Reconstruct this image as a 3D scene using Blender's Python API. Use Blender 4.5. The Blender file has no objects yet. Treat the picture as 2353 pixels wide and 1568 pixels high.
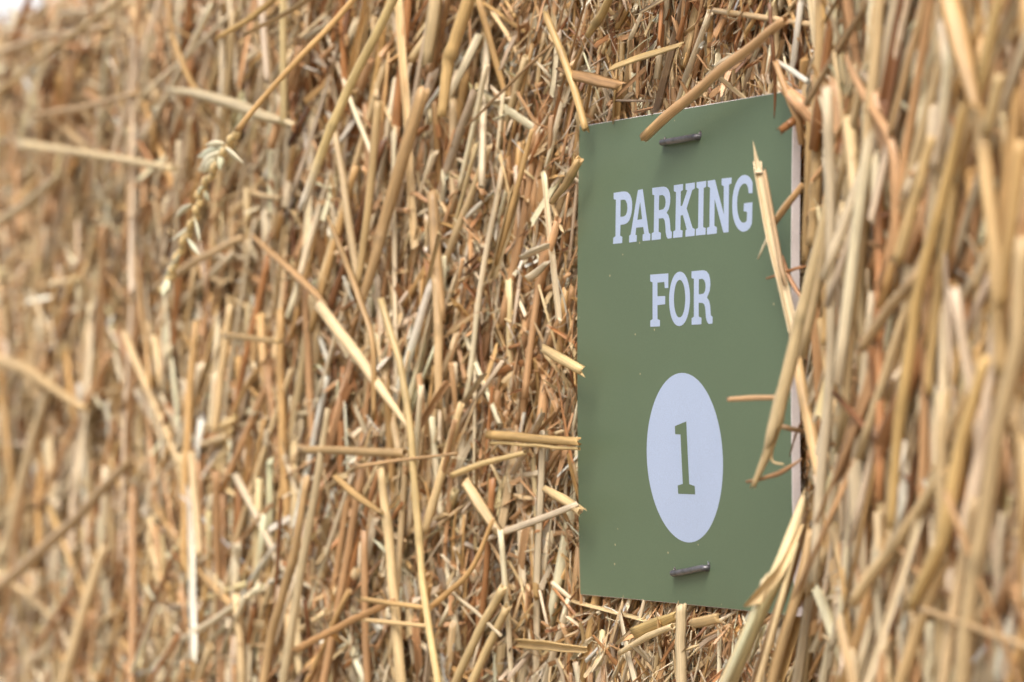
import bpy, bmesh, math
import numpy as np
from mathutils import Matrix, Vector

scene = bpy.context.scene
COL = scene.collection
R_ = math.radians

# ------------------------------------------------------------------ camera
CAM_ROT = np.array([[0.4064469903934911, 0.9136738674785823, -0.0009528306207078167],
                    [-0.019630268362353452, 0.007689882470430648, -0.9997777344348157],
                    [-0.9134634620845454, 0.4063753555442422, 0.021061192800867025]])   # rows: right, down, forward
CAM_POS = np.array([1.0763641126838683, -0.5388059912362652, -0.02019222059451602])
FOCAL_PX, IMG_W, IMG_H = 8500.0, 2353.0, 1568.0
cam = bpy.data.cameras.new('camera')
cam.sensor_width = 36.0
cam.lens = 36.0 * FOCAL_PX / IMG_W
cam.clip_start = 0.02
cam.clip_end = 2000.0
cam.dof.use_dof = True
cam.dof.focus_distance = 1.215
cam.dof.aperture_fstop = 11.0
cam_ob = bpy.data.objects.new('camera', cam)
COL.objects.link(cam_ob)
right, down, fwd = CAM_ROT
M = Matrix.Identity(4)
for i in range(3):
    M[i][0], M[i][1], M[i][2], M[i][3] = right[i], -down[i], -fwd[i], CAM_POS[i]
cam_ob.matrix_world = M
scene.camera = cam_ob

# ------------------------------------------------------------------ light
SUN_DIR = np.array([0.46, -0.40, 0.78]); SUN_DIR /= np.linalg.norm(SUN_DIR)   # towards the sun
world = bpy.data.worlds.new('World')
scene.world = world
world.use_nodes = True
wn = world.node_tree
for n in list(wn.nodes): wn.nodes.remove(n)
sky = wn.nodes.new('ShaderNodeTexSky'); sky.sky_type = 'NISHITA'
sky.sun_disc = False
sky.sun_elevation = math.asin(SUN_DIR[2])
sky.sun_rotation = math.atan2(SUN_DIR[0], SUN_DIR[1])
sky.air_density = 1.0; sky.dust_density = 7.0; sky.ozone_density = 1.0
bg = wn.nodes.new('ShaderNodeBackground'); bg.inputs['Strength'].default_value = 0.14
wo = wn.nodes.new('ShaderNodeOutputWorld')
wn.links.new(sky.outputs[0], bg.inputs[0]); wn.links.new(bg.outputs[0], wo.inputs[0])
sun = bpy.data.lights.new('sun', 'SUN')
sun.energy = 1.5; sun.angle = R_(28); sun.color = (1.0, 0.96, 0.90)
sun_ob = bpy.data.objects.new('sun', sun); COL.objects.link(sun_ob)
sun_ob.rotation_euler = Vector(SUN_DIR.tolist()).to_track_quat('Z', 'Y').to_euler()
sun_ob.location = (-2, -3, 4)

vs = scene.view_settings
vs.view_transform = 'Standard'; vs.look = 'None'; vs.gamma = 1.0; vs.use_curve_mapping = False
vs.exposure = 0.46
cy = scene.cycles
cy.max_bounces = 8; cy.diffuse_bounces = 6; cy.glossy_bounces = 2; cy.transmission_bounces = 2
cy.use_denoising = True
try: cy.denoiser = 'OPENIMAGEDENOISE'
except Exception: pass

# ------------------------------------------------------------------ helpers
rng = np.random.default_rng(7)
SIGN_W, SIGN_H, SIGN_T = 0.155, 0.155 * 1.04, 0.0029

def lin(r, g, b):
    c = np.array([r, g, b]) / 255.0
    return np.where(c <= 0.04045, c / 12.92, ((c + 0.055) / 1.055) ** 2.4)

TONE = {'cream': lin(230, 213, 181), 'pale yellow': lin(224, 198, 153), 'golden': lin(210, 172, 117),
        'tan': lin(202, 161, 118), 'orange brown': lin(178, 128, 84), 'dark brown': lin(128, 88, 57),
        'silvery grey': lin(212, 192, 166), 'white': lin(238, 229, 212)}
TONE_NAMES = list(TONE); TONE_ARR = np.array([TONE[k] for k in TONE_NAMES])

def ray(px, py):
    v = np.array([(px - IMG_W / 2) / FOCAL_PX, (py - IMG_H / 2) / FOCAL_PX, 1.0])
    d = CAM_ROT.T @ v
    return d / np.linalg.norm(d)

def project(P):
    q = (np.asarray(P) - CAM_POS) @ CAM_ROT.T
    return np.stack([IMG_W / 2 + FOCAL_PX * q[..., 0] / q[..., 2], IMG_H / 2 + FOCAL_PX * q[..., 1] / q[..., 2]], -1), q[..., 2]

def smooth(a, b, x):
    t = np.clip((x - a) / (b - a), 0, 1)
    return t * t * (3 - 2 * t)

def bulge(x, z):
    """how far the straw face of the bale stands out from the plane of the sign (metres)"""
    x = np.asarray(x, float); z = np.asarray(z, float)
    rightside = np.where(x > 0.0765, np.clip(0.40 * (x - 0.079) - 0.006, -0.006, 0.030), 0.0)
    l = smooth(-0.085, -0.22, x); swell = 0.028 * smooth(-0.088, -0.30, x)
    wav = (np.sin(x * 31 + 1.3 + z * 9) * 0.45 + np.sin(z * 27 - x * 11 + 0.6) * 0.35 + np.sin(x * 67 + z * 43 + 2.1) * 0.22)
    leftside = l * (0.006 + 0.008 * wav + 0.012 * smooth(0.05, -0.16, z))
    shoulder = -0.16 * smooth(0.148, 0.222, z) ** 2
    above = -0.006 * smooth(.09, .07, np.abs(x)) * smooth(.074, .082, z) * smooth(.125, .095, z)
    return rightside + leftside + swell + shoulder + above

def bow(x, z):
    v = z / SIGN_H + 0.5; u = x / SIGN_W + 0.5
    e = 0.0010 * 4 * v * (1 - v); m = 0.8 * (0.0018 - 0.0125 * (v - 0.62) ** 2)
    w = np.maximum(0.0, 1 - (2 * u - 1) ** 2)
    return e * (1 - w) + m * w

def on_plane(px, py, out):
    d = ray(px, py); t = (-out - CAM_POS[1]) / d[1]
    return CAM_POS + d * t

def on_bale(px, py, out):
    """where the sight line meets the bale face raised by `out`"""
    d = ray(px, py)
    t0 = (-0.10 - CAM_POS[1]) / d[1]; t1 = (0.12 - CAM_POS[1]) / d[1]
    ts = np.arange(t0, t1, 0.0015)
    P = CAM_POS + d * ts[:, None]
    hit = (-P[:, 1]) <= bulge(P[:, 0], P[:, 2]) + out
    k = int(np.argmax(hit)) if hit.any() else len(ts) - 1
    return P[k]

# ---------------- cross-sections (closed loops, unit radius)
def prof_round(k):
    a = np.arange(k) * 2 * math.pi / k
    return np.stack([np.cos(a), np.sin(a)], 1)
def prof_split(k=5, sweep=200, inner=0.74):
    a = np.radians(np.linspace(-sweep / 2, sweep / 2, k))
    o = np.stack([np.cos(a), np.sin(a)], 1); i = o[::-1] * inner
    return np.concatenate([o, i])
def prof_flat(th=0.10):
    return np.array([[1, 0.10], [0.5, -0.05 + th], [-0.5, -0.05 + th], [-1, 0.10], [-0.5, -0.05 - th], [0.5, -0.05 - th]])
PROFILE = {'round': prof_round(12), 'split': prof_split(), 'flat': prof_flat()}

class Mesh:
    """gathers many swept stalks with numpy and builds them as one mesh"""
    def __init__(s):
        s.v = []; s.c = []; s.k = []; s.quad = []; s.cap = []; s.n = 0
    def sweep(s, C, rad, prof, col, hollow=0.0, jag=0.0, twist=None, ref=None, seed=None):
        # C (N,M,3) centre lines, rad (N,M), prof (K,2), col (N,M,3)
        g = rng if seed is None else np.random.default_rng(seed)
        N, Mr, _ = C.shape; K = len(prof)
        T = np.gradient(C, axis=1); T /= np.linalg.norm(T, axis=2, keepdims=True) + 1e-12
        if ref is None:
            ref = g.normal(size=(N, 3))
        n1 = ref[:, None, :] - (ref[:, None, :] * T).sum(2, keepdims=True) * T
        n1 /= np.linalg.norm(n1, axis=2, keepdims=True) + 1e-12
        n2 = np.cross(T, n1)
        if twist is not None:
            c, q = np.cos(twist)[..., None], np.sin(twist)[..., None]
            n1, n2 = n1 * c + n2 * q, n2 * c - n1 * q
        seg = np.concatenate([np.zeros((N, 1)), np.cumsum(np.linalg.norm(np.diff(C, axis=1), axis=2), 1)], 1)
        if hollow > 0:   # open ends: a rim and a short bore at either end
            def ring(i, sgn, depth): return C[:, [i]] + sgn * T[:, [i]] * (rad[:, [i], None] * depth)
            C = np.concatenate([ring(0, 1, 2.5), C[:, :1], C, C[:, -1:], ring(-1, -1, 2.5)], 1)
            rad = np.concatenate([rad[:, :1] * hollow * .95, rad[:, :1] * hollow, rad, rad[:, -1:] * hollow, rad[:, -1:] * hollow * .95], 1)
            pad = lambda A: np.concatenate([A[:, :1], A[:, :1], A, A[:, -1:], A[:, -1:]], 1)
            n1, n2, T, col, seg = pad(n1), pad(n2), pad(T), pad(col), pad(seg)
        Mt = C.shape[1]
        V = C[:, :, None, :] + rad[..., None, None] * (prof[None, None, :, 0:1] * n1[:, :, None, :] + prof[None, None, :, 1:2] * n2[:, :, None, :])
        if jag > 0:
            h = 2 if hollow > 0 else 0
            for idx, sg in ((h, -1), (Mt - 1 - h, 1)):
                J = np.abs(g.normal(size=(N, 1, K, 1))) * jag * rad[:, idx][:, None, None, None]
                for q in ([idx, idx - 1] if h and sg < 0 else [idx, idx + 1] if h else [idx]):
                    V[:, q:q + 1] += sg * J * T[:, q:q + 1, None, :]
        off = g.uniform(0, 80, size=(N, 1, 1, 3))
        mean_r = rad.mean(1)[:, None, None]
        key = np.empty((N, Mt, K, 3))
        key[..., 0] = prof[None, None, :, 0] * mean_r * 1000
        key[..., 1] = prof[None, None, :, 1] * mean_r * 1000
        key[..., 2] = seg[..., None] * 1000
        key += off
        cc = np.repeat(col[:, :, None, :], K, 2)
        base = s.n + (np.arange(N) * Mt * K)[:, None, None]
        i = np.arange(Mt - 1)[None, :, None] * K; j = np.arange(K)[None, None, :]; j2 = (j + 1) % K
        q = np.stack([base + i + j, base + i + j2, base + i + K + j2, base + i + K + j], -1).reshape(-1, 4)
        capa = (s.n + (np.arange(N) * Mt * K)[:, None] + np.arange(K)[::-1][None]).reshape(-1, K)
        capb = (s.n + (np.arange(N) * Mt * K)[:, None] + (Mt - 1) * K + np.arange(K)[None]).reshape(-1, K)
        s.v.append(V.reshape(-1, 3)); s.c.append(cc.reshape(-1, 3)); s.k.append(key.reshape(-1, 3))
        s.quad.append(q); s.cap += [capa, capb]
        s.n += N * Mt * K
    def build(s, name, material, parent=None, origin=None):
        V = np.concatenate(s.v); c = np.concatenate(s.c); k = np.concatenate(s.k)
        if origin is not None: V = V - np.asarray(origin)
        q = np.concatenate(s.quad)
        loops = np.concatenate([q.ravel()] + [a.ravel() for a in s.cap])
        tot = np.concatenate([np.full(len(q), 4)] + [np.full(len(a), a.shape[1]) for a in s.cap])
        me = bpy.data.meshes.new(name)
        me.vertices.add(len(V)); me.vertices.foreach_set('co', V.astype(np.float32).ravel())
        me.loops.add(len(loops)); me.loops.foreach_set('vertex_index', loops.astype(np.int32))
        me.polygons.add(len(tot)); me.polygons.foreach_set('loop_start', np.concatenate([[0], np.cumsum(tot)[:-1]]).astype(np.int32))
        sm = np.concatenate([np.ones(len(q), bool), np.zeros(len(tot) - len(q), bool)])
        me.polygons.foreach_set('use_smooth', sm)
        me.update(calc_edges=True); me.validate()
        at = me.attributes.new('tone', 'FLOAT_COLOR', 'POINT')
        at.data.foreach_set('color', np.concatenate([c, np.ones((len(c), 1))], 1).astype(np.float32).ravel())
        ak = me.attributes.new('fibre', 'FLOAT_VECTOR', 'POINT')
        ak.data.foreach_set('vector', k.astype(np.float32).ravel())
        me.materials.append(material)
        o = bpy.data.objects.new(name, me); COL.objects.link(o)
        if origin is not None: o.location = origin
        if parent is not None: o.parent = parent
        return o

def tag(o, label=None, cat=None, group=None, kind=None):
    if label: o['label'] = label
    if cat: o['category'] = cat
    if group: o['group'] = group
    if kind: o['kind'] = kind
    return o

# ------------------------------------------------------------------ materials
def new_mat(name):
    m = bpy.data.materials.new(name); m.use_nodes = True
    nt = m.node_tree
    return m, nt, nt.nodes['Principled BSDF'], nt.nodes['Material Output']

def straw_material():
    m, nt, p, out = new_mat('dry_straw'); N, L = nt.nodes.new, nt.links.new
    tone = N('ShaderNodeAttribute'); tone.attribute_name = 'tone'
    fib = N('ShaderNodeAttribute'); fib.attribute_name = 'fibre'
    mp = N('ShaderNodeMapping'); mp.inputs['Scale'].default_value = (4.2, 4.2, 0.04); L(fib.outputs['Vector'], mp.inputs['Vector'])
    st = N('ShaderNodeTexNoise'); st.inputs['Scale'].default_value = 1.0; st.inputs['Detail'].default_value = 3; L(mp.outputs[0], st.inputs['Vector'])
    mp2 = N('ShaderNodeMapping'); mp2.inputs['Scale'].default_value = (0.5, 0.5, 0.12); L(fib.outputs['Vector'], mp2.inputs['Vector'])
    bl = N('ShaderNodeTexNoise'); bl.inputs['Scale'].default_value = 1.0; bl.inputs['Detail'].default_value = 4; bl.inputs['Roughness'].default_value = 0.65; L(mp2.outputs[0], bl.inputs['Vector'])
    def ramp(a, b, lo, hi, src):
        r = N('ShaderNodeMapRange'); r.inputs[1].default_value = a; r.inputs[2].default_value = b
        r.inputs[3].default_value = lo; r.inputs[4].default_value = hi; L(src, r.inputs[0]); return r.outputs[0]
    mul = N('ShaderNodeMath'); mul.operation = 'MULTIPLY'
    L(ramp(0.3, 0.7, 0.70, 1.16, st.outputs[0]), mul.inputs[0]); L(ramp(0.3, 0.7, 0.84, 1.10, bl.outputs[0]), mul.inputs[1])
    vm = N('ShaderNodeVectorMath'); vm.operation = 'SCALE'; L(tone.outputs['Color'], vm.inputs[0]); L(mul.outputs[0], vm.inputs['Scale'])
    sp = N('ShaderNodeMix'); sp.data_type = 'RGBA'; sp.inputs['B'].default_value = (*lin(112, 72, 42), 1)
    L(ramp(0.66, 0.80, 0.0, 0.55, bl.outputs[0]), sp.inputs['Factor']); L(vm.outputs[0], sp.inputs['A'])
    L(sp.outputs['Result'], p.inputs['Base Color'])
    p.inputs['Roughness'].default_value = 0.36
    p.inputs['Specular IOR Level'].default_value = 0.42
    bp = N('ShaderNodeBump'); bp.inputs['Strength'].default_value = 0.3; bp.inputs['Distance'].default_value = 0.00012
    L(st.outputs[0], bp.inputs['Height']); L(bp.outputs[0], p.inputs['Normal'])
    tr = N('ShaderNodeBsdfTranslucent'); L(sp.outputs['Result'], tr.inputs['Color'])
    mx = N('ShaderNodeMixShader'); mx.inputs[0].default_value = 0.06
    L(p.outputs[0], mx.inputs[1]); L(tr.outputs[0], mx.inputs[2]); L(mx.outputs[0], out.inputs['Surface'])
    return m
STRAW = straw_material()

def print_material(name, colour, rough=0.42, spec=0.5, fleck=True):
    m, nt, p, out = new_mat(name); N, L = nt.nodes.new, nt.links.new
    tc = N('ShaderNodeTexCoord')
    n = N('ShaderNodeTexNoise'); n.inputs['Scale'].default_value = 2600; n.inputs['Detail'].default_value = 2; L(tc.outputs['Object'], n.inputs['Vector'])
    n2 = N('ShaderNodeTexNoise'); n2.inputs['Scale'].default_value = 22; n2.inputs['Detail'].default_value = 3; L(tc.outputs['Object'], n2.inputs['Vector'])
    r = N('ShaderNodeMapRange'); r.inputs[1].default_value = .3; r.inputs[2].default_value = .7; r.inputs[3].default_value = .93; r.inputs[4].default_value = 1.07; L(n.outputs[0], r.inputs[0])
    r2 = N('ShaderNodeMapRange'); r2.inputs[1].default_value = .3; r2.inputs[2].default_value = .7; r2.inputs[3].default_value = .97; r2.inputs[4].default_value = 1.03; L(n2.outputs[0], r2.inputs[0])
    mu = N('ShaderNodeMath'); mu.operation = 'MULTIPLY'; L(r.outputs[0], mu.inputs[0]); L(r2.outputs[0], mu.inputs[1])
    vm = N('ShaderNodeVectorMath'); vm.operation = 'SCALE'; vm.inputs[0].default_value = colour; L(mu.outputs[0], vm.inputs['Scale'])
    last = vm.outputs[0]
    if fleck:
        vo = N('ShaderNodeTexVoronoi'); vo.inputs['Scale'].default_value = 95; L(tc.outputs['Object'], vo.inputs['Vector'])
        fr = N('ShaderNodeMapRange'); fr.inputs[1].default_value = 0.045; fr.inputs[2].default_value = 0.03; fr.inputs[3].default_value = 0; fr.inputs[4].default_value = 0.8; L(vo.outputs['Distance'], fr.inputs[0])
        mx = N('ShaderNodeMix'); mx.data_type = 'RGBA'; mx.inputs['B'].default_value = (*lin(205, 190, 150), 1)
        L(fr.outputs[0], mx.inputs['Factor']); L(last, mx.inputs['A']); last = mx.outputs['Result']
    L(last, p.inputs['Base Color'])
    p.inputs['Roughness'].default_value = rough; p.inputs['Specular IOR Level'].default_value = spec
    bp = N('ShaderNodeBump'); bp.inputs['Strength'].default_value = 0.12; bp.inputs['Distance'].default_value = 0.00008
    L(n.outputs[0], bp.inputs['Height']); L(bp.outputs[0], p.inputs['Normal'])
    return m
GREEN = print_material('green_print', lin(97, 116, 91))
WHITE = print_material('white_print', lin(178, 195, 224), fleck=False)
FOAM = print_material('white_foam_board', lin(222, 216, 218), rough=0.8, spec=0.2, fleck=False)
NUMB = print_material('green_numeral_print', lin(97, 116, 91), fleck=False)

def metal_material():
    m, nt, p, out = new_mat('galvanised_wire'); N, L = nt.nodes.new, nt.links.new
    tc = N('ShaderNodeTexCoord'); n = N('ShaderNodeTexNoise'); n.inputs['Scale'].default_value = 260; n.inputs['Detail'].default_value = 4; L(tc.outputs['Object'], n.inputs['Vector'])
    cr = N('ShaderNodeValToRGB'); cr.color_ramp.elements[0].color = (.09, .09, .10, 1); cr.color_ramp.elements[1].color = (.24, .24, .26, 1)
    cr.color_ramp.elements[0].position = .35; cr.color_ramp.elements[1].position = .7
    L(n.outputs[0], cr.inputs[0]); L(cr.outputs[0], p.inputs['Base Color'])
    p.inputs['Metallic'].default_value = 0.55; p.inputs['Roughness'].default_value = 0.36
    return m
METAL = metal_material()

def plain_noise_material(name, a, b, scale, rough=0.9):
    m, nt, p, out = new_mat(name); N, L = nt.nodes.new, nt.links.new
    tc = N('ShaderNodeTexCoord'); n = N('ShaderNodeTexNoise'); n.inputs['Scale'].default_value = scale; n.inputs['Detail'].default_value = 8; L(tc.outputs['Object'], n.inputs['Vector'])
    cr = N('ShaderNodeValToRGB'); cr.color_ramp.elements[0].color = (*a, 1); cr.color_ramp.elements[1].color = (*b, 1)
    cr.color_ramp.elements[0].position = .3; cr.color_ramp.elements[1].position = .7
    L(n.outputs[0], cr.inputs[0]); L(cr.outputs[0], p.inputs['Base Color']); p.inputs['Roughness'].default_value = rough
    bp = N('ShaderNodeBump'); bp.inputs['Strength'].default_value = .6; bp.inputs['Distance'].default_value = .01; L(n.outputs[0], bp.inputs['Height']); L(bp.outputs[0], p.inputs['Normal'])
    return m
CORE = plain_noise_material('packed_straw', lin(140, 102, 66), lin(180, 140, 96), 60)
SOIL = plain_noise_material('dry_field_soil', lin(112, 106, 90), lin(146, 136, 116), 3)

# ------------------------------------------------------------------ ground
me = bpy.data.meshes.new('ground')
me.from_pydata([(-400, -400, -0.72), (400, -400, -0.72), (400, 400, -0.72), (-400, 400, -0.72)], [], [(0, 1, 2, 3)])
me.materials.append(SOIL)
ground = bpy.data.objects.new('ground', me); COL.objects.link(ground)
tag(ground, 'dry pale field ground the straw bale stands on', 'ground', kind='structure')

# bright overcast bank of sky low behind the bale, fading into the open sky at its borders
def build_sky():
    na, ne = 40, 14; rad = 900.0
    a0 = math.degrees(math.atan2(fwd[1], fwd[0]))
    v = []; f = []; al = []
    for i in range(na):
        for j in range(ne):
            az = R_(a0 - 50 + 100 * i / (na - 1)); el = R_(-4 + 40 * j / (ne - 1))
            v.append((rad * math.cos(el) * math.cos(az), rad * math.cos(el) * math.sin(az), rad * math.sin(el)))
            fade = min(1, min(i, na - 1 - i) / 8) * min(1, (ne - 1 - j) / 7)
            al.append(fade * fade * (3 - 2 * fade))
    for i in range(na - 1):
        for j in range(ne - 1): f.append((i * ne + j, i * ne + j + 1, (i + 1) * ne + j + 1, (i + 1) * ne + j))
    me = bpy.data.meshes.new('sky'); me.from_pydata(v, [], f)
    at = me.attributes.new('cover', 'FLOAT', 'POINT'); at.data.foreach_set('value', np.array(al, np.float32))
    m = bpy.data.materials.new('overcast_sky'); m.use_nodes = True; nt = m.node_tree; nt.nodes.clear()
    o = nt.nodes.new('ShaderNodeOutputMaterial'); e = nt.nodes.new('ShaderNodeEmission'); t = nt.nodes.new('ShaderNodeBsdfTransparent'); x = nt.nodes.new('ShaderNodeMixShader'); c = nt.nodes.new('ShaderNodeAttribute'); c.attribute_name = 'cover'
    e.inputs[0].default_value = (.96, .98, 1, 1); e.inputs[1].default_value = 0.95
    nt.links.new(c.outputs['Fac'], x.inputs[0]); nt.links.new(t.outputs[0], x.inputs[1]); nt.links.new(e.outputs[0], x.inputs[2]); nt.links.new(x.outputs[0], o.inputs[0])
    me.materials.append(m)
    ob = bpy.data.objects.new('sky', me); COL.objects.link(ob)
    tag(ob, 'bright white overcast sky showing over the bale top', 'sky', kind='structure')
build_sky()

# ------------------------------------------------------------------ the bale
bale = bpy.data.objects.new('straw_bale', None); COL.objects.link(bale)
bale.location = (-0.45, 0.45, -0.72)
tag(bale, 'big rectangular bale of golden straw that the green parking sign is stapled to', 'bale')
def build_core():
    nx, nz = 70, 40
    xs = np.linspace(-1.75, 0.85, nx); zs = np.linspace(-0.715, 0.218, nz)
    X, Z = np.meshgrid(xs, zs, indexing='ij')
    Y = 0.070 - np.clip(bulge(X, Z), -0.05, 0.05)
    v = [(x, y, z) for x, y, z in zip(X.ravel(), Y.ravel(), Z.ravel())]
    f = [(i * nz + j, (i + 1) * nz + j, (i + 1) * nz + j + 1, i * nz + j + 1) for i in range(nx - 1) for j in range(nz - 1)]
    b = len(v)
    v += [(x, 0.95, z) for x, z in zip(X.ravel(), Z.ravel())]
    f += [tuple(b + q for q in face[::-1]) for face in list(f)]
    rim = [i * nz for i in range(nx)] + [(nx - 1) * nz + j for j in range(1, nz)] + [i * nz + nz - 1 for i in range(nx - 2, -1, -1)] + [j for j in range(nz - 2, 0, -1)]
    for a, c in zip(rim, rim[1:] + rim[:1]): f.append((c, a, b + a, b + c))
    me = bpy.data.meshes.new('packed_core'); me.from_pydata(v, [], f); me.materials.append(CORE)
    for p in me.polygons: p.use_smooth = False
    o = bpy.data.objects.new('packed_core', me); COL.objects.link(o)
    o.parent = bale; o.location = -bale.location
build_core()

def clear_sign(C, r):
    """push stalks that would run through the board back behind it"""
    x, z, o = C[..., 0], C[..., 2], -C[..., 1]
    inside = (np.abs(x) < SIGN_W / 2 + r[..., None] + .0006) & (np.abs(z) < SIGN_H / 2 + r[..., None] + .0006)
    lim = -SIGN_T - 0.0030 - r[..., None]
    over = np.where(inside, o - lim, 0).max(-1)
    C[..., 1] += np.maximum(over, 0)[..., None]
    return C

def region_weights(x):
    R = smooth(0.07, 0.12, x); Lf = smooth(-0.15, -0.45, x)
    return R, Lf

HOLLOWS = [(*on_plane(px, py, 0.01)[[0, 2]], sx, sz) for px, py, sx, sz in ((1055, 165, .020, .016), (965, 230, .016, .014), (640, 250, .022, .014), (1232, 520, .010, .010), (1040, 880, .014, .014), (880, 1120, .014, .012), (300, 420, .03, .016), (2080, 330, .012, .03), (2150, 900, .012, .03))]
def pits(x, z):
    """hollows a few centimetres wide where the face has been pulled out"""
    n = (np.sin(x * 150 + 40 * z + 1.0) * np.sin(z * 95 - 30 * x + .4) + .8 * np.sin(x * 88 - 120 * z + 2.2) * np.sin(z * 61 + 35 * x) + .6 * np.sin(x * 260 + z * 90) * np.sin(z * 170 - x * 60 + 1))
    near = 1 - .75 * smooth(.09, .05, np.abs(x)) * smooth(.14, .10, np.abs(z))
    deep = 0
    for hx, hz, sx, sz in HOLLOWS: deep = deep + .034 * np.exp(-((x - hx) / sx) ** 2 - ((z - hz) / sz) ** 2)
    return .050 * np.clip(n - .12, 0, 1) * near + deep

def lines(n, Mr, length, ang, phi, depth, bend, x0=None, z0=None):
    """centre lines lying on the bale face: ang = lean from the vertical in the face, phi = lean out of it"""
    if x0 is None:
        x0 = rng.uniform(-1.08, 0.36, n); z0 = rng.uniform(-0.25, 0.232, n)
    ln = length(x0); th = ang(x0, z0); ph = phi(x0)
    o0 = bulge(x0, z0) - depth(x0) - pits(x0, z0)
    d = np.stack([np.sin(th) * np.cos(ph), -np.sin(ph), np.cos(th) * np.cos(ph)], 1)
    t = np.linspace(-0.5, 0.5, Mr)
    C = np.stack([x0, -o0, z0], 1)[:, None, :] + d[:, None, :] * (t[None, :, None] * ln[:, None, None])
    bv = rng.normal(size=(n, 3)); bv -= (bv * d).sum(1, keepdims=True) * d
    bv *= (bend * ln * np.abs(rng.normal(size=n)))[:, None] / (np.linalg.norm(bv, axis=1, keepdims=True) + 1e-9)
    C = C + bv[:, None, :] * (4 * t ** 2)[None, :, None]
    # keep the outermost point near the local face so no stalk sticks far out
    face = bulge(C[..., 0], C[..., 2])
    allow = 0.005 - 0.004 * smooth(0.05, 0.075, C[..., 0]) * (1 - smooth(0.085, 0.115, C[..., 0]))
    ex = (-C[..., 1] - face - allow).max(1)
    C[..., 1] += np.maximum(ex, 0)[:, None]
    return C, ln

def tones(n, weights, jitter=0.10):
    w = np.array([weights.get(k, 0) for k in TONE_NAMES], float); w /= w.sum()
    i = rng.choice(len(w), n, p=w)
    c = TONE_ARR[i] * rng.lognormal(0, jitter, (n, 1)) * rng.lognormal(0, 0.012, (n, 3))
    return np.clip(c, 0, .85)

def lean(x, z):
    R, Lf = region_weights(x)
    mean = 18 + 16 * Lf - 6 * R
    sd = 20 + 30 * Lf - 8 * R
    a = rng.normal(mean, sd)
    odd = rng.random(len(x)) < 0.13 * (1 - .5 * R)
    a = np.where(odd, rng.uniform(-90, 90, len(x)), a)
    flat = smooth(0.165, 0.215, z) * (rng.random(len(x)) < .7)
    return np.radians(np.where(flat > .5, rng.normal(85, 12, len(x)), a))

mass = Mesh()
W_MAIN = {'cream': .24, 'pale yellow': .26, 'golden': .14, 'tan': .23, 'orange brown': .04, 'dark brown': .02, 'silvery grey': .05, 'white': .01}
W_CHAFF = {'cream': .24, 'pale yellow': .16, 'golden': .10, 'tan': .22, 'orange brown': .06, 'dark brown': .04, 'silvery grey': .06, 'white': .05}

def main_batch(n, Mr, prof, hollow, jag, depth_max, rlo, rhi, kink=.12, xr=(-1.08, .36)):
    x0 = rng.uniform(*xr, n); z0 = rng.uniform(-0.25, 0.232, n)
    R, Lf = region_weights(x0)
    C, ln = lines(n, Mr, lambda x: np.clip(rng.lognormal(math.log(0.075), .5, n) * (1 + .9 * R + .4 * Lf), .02, .26),
                  lean, lambda x: np.radians(rng.normal(0, 6, n)), lambda x: depth_max * rng.random(n) ** 1.2, 0.009, x0, z0)
    r = rng.uniform(rlo, rhi, n) * (1 + .25 * R)
    t = np.linspace(0, 1, Mr)[None]
    tk = rng.uniform(.25, .75, (n, 1)); ka = np.where(rng.random((n, 1)) < kink, rng.normal(0, .10, (n, 1)), 0) * ln[:, None]
    kd = rng.normal(size=(n, 3)) * np.array([1, .35, .5]); kd /= np.linalg.norm(kd, axis=1, keepdims=True)
    C = C + (np.abs(t - tk) * ka)[..., None] * kd[:, None, :]
    C = clear_sign(C, r)
    node = rng.uniform(-.4, 1.4, (n, 1)); g = np.exp(-((t - node) / .05) ** 2)
    rad = r[:, None] * (1 + rng.normal(0, .010, (n, Mr)) + .20 * g) * (1 + rng.uniform(-.12, .12, (n, 1)) * (t - .5))
    base = tones(n, W_MAIN)
    k = rng.uniform(-.18, .18, (n, 1))
    col = base[:, None, :] * (1 + k[..., None] * (t[..., None] - .5) * 2) * (1 - .22 * g[..., None])
    col = np.clip(col, 0, .85)
    mass.sweep(C, rad, prof, col, hollow=hollow, jag=jag)
main_batch(4600, 11, prof_round(9), .72, .6, .018, .0005, .0017)
main_batch(5000, 8, prof_round(6), 0, .6, .020, .0003, .0008, kink=.25)
main_batch(2400, 9, prof_round(8) * np.array([1, .55]), 0, 1.0, .020, .0008, .0019, kink=.5)
main_batch(3200, 6, prof_round(7), 0, .8, .058, .0006, .0019)
main_batch(3400, 8, prof_split(), 0, 1.8, .018, .0007, .0018)
main_batch(3000, 7, prof_flat(.05), 0, 1.5, .022, .0007, .0022, kink=.3)
main_batch(1500, 9, prof_round(8), 0, .8, .014, .0004, .0011, kink=.2, xr=(.082, .36))
main_batch(700, 8, prof_split(), 0, 2.0, .010, .0006, .0013, xr=(.082, .36))

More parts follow.
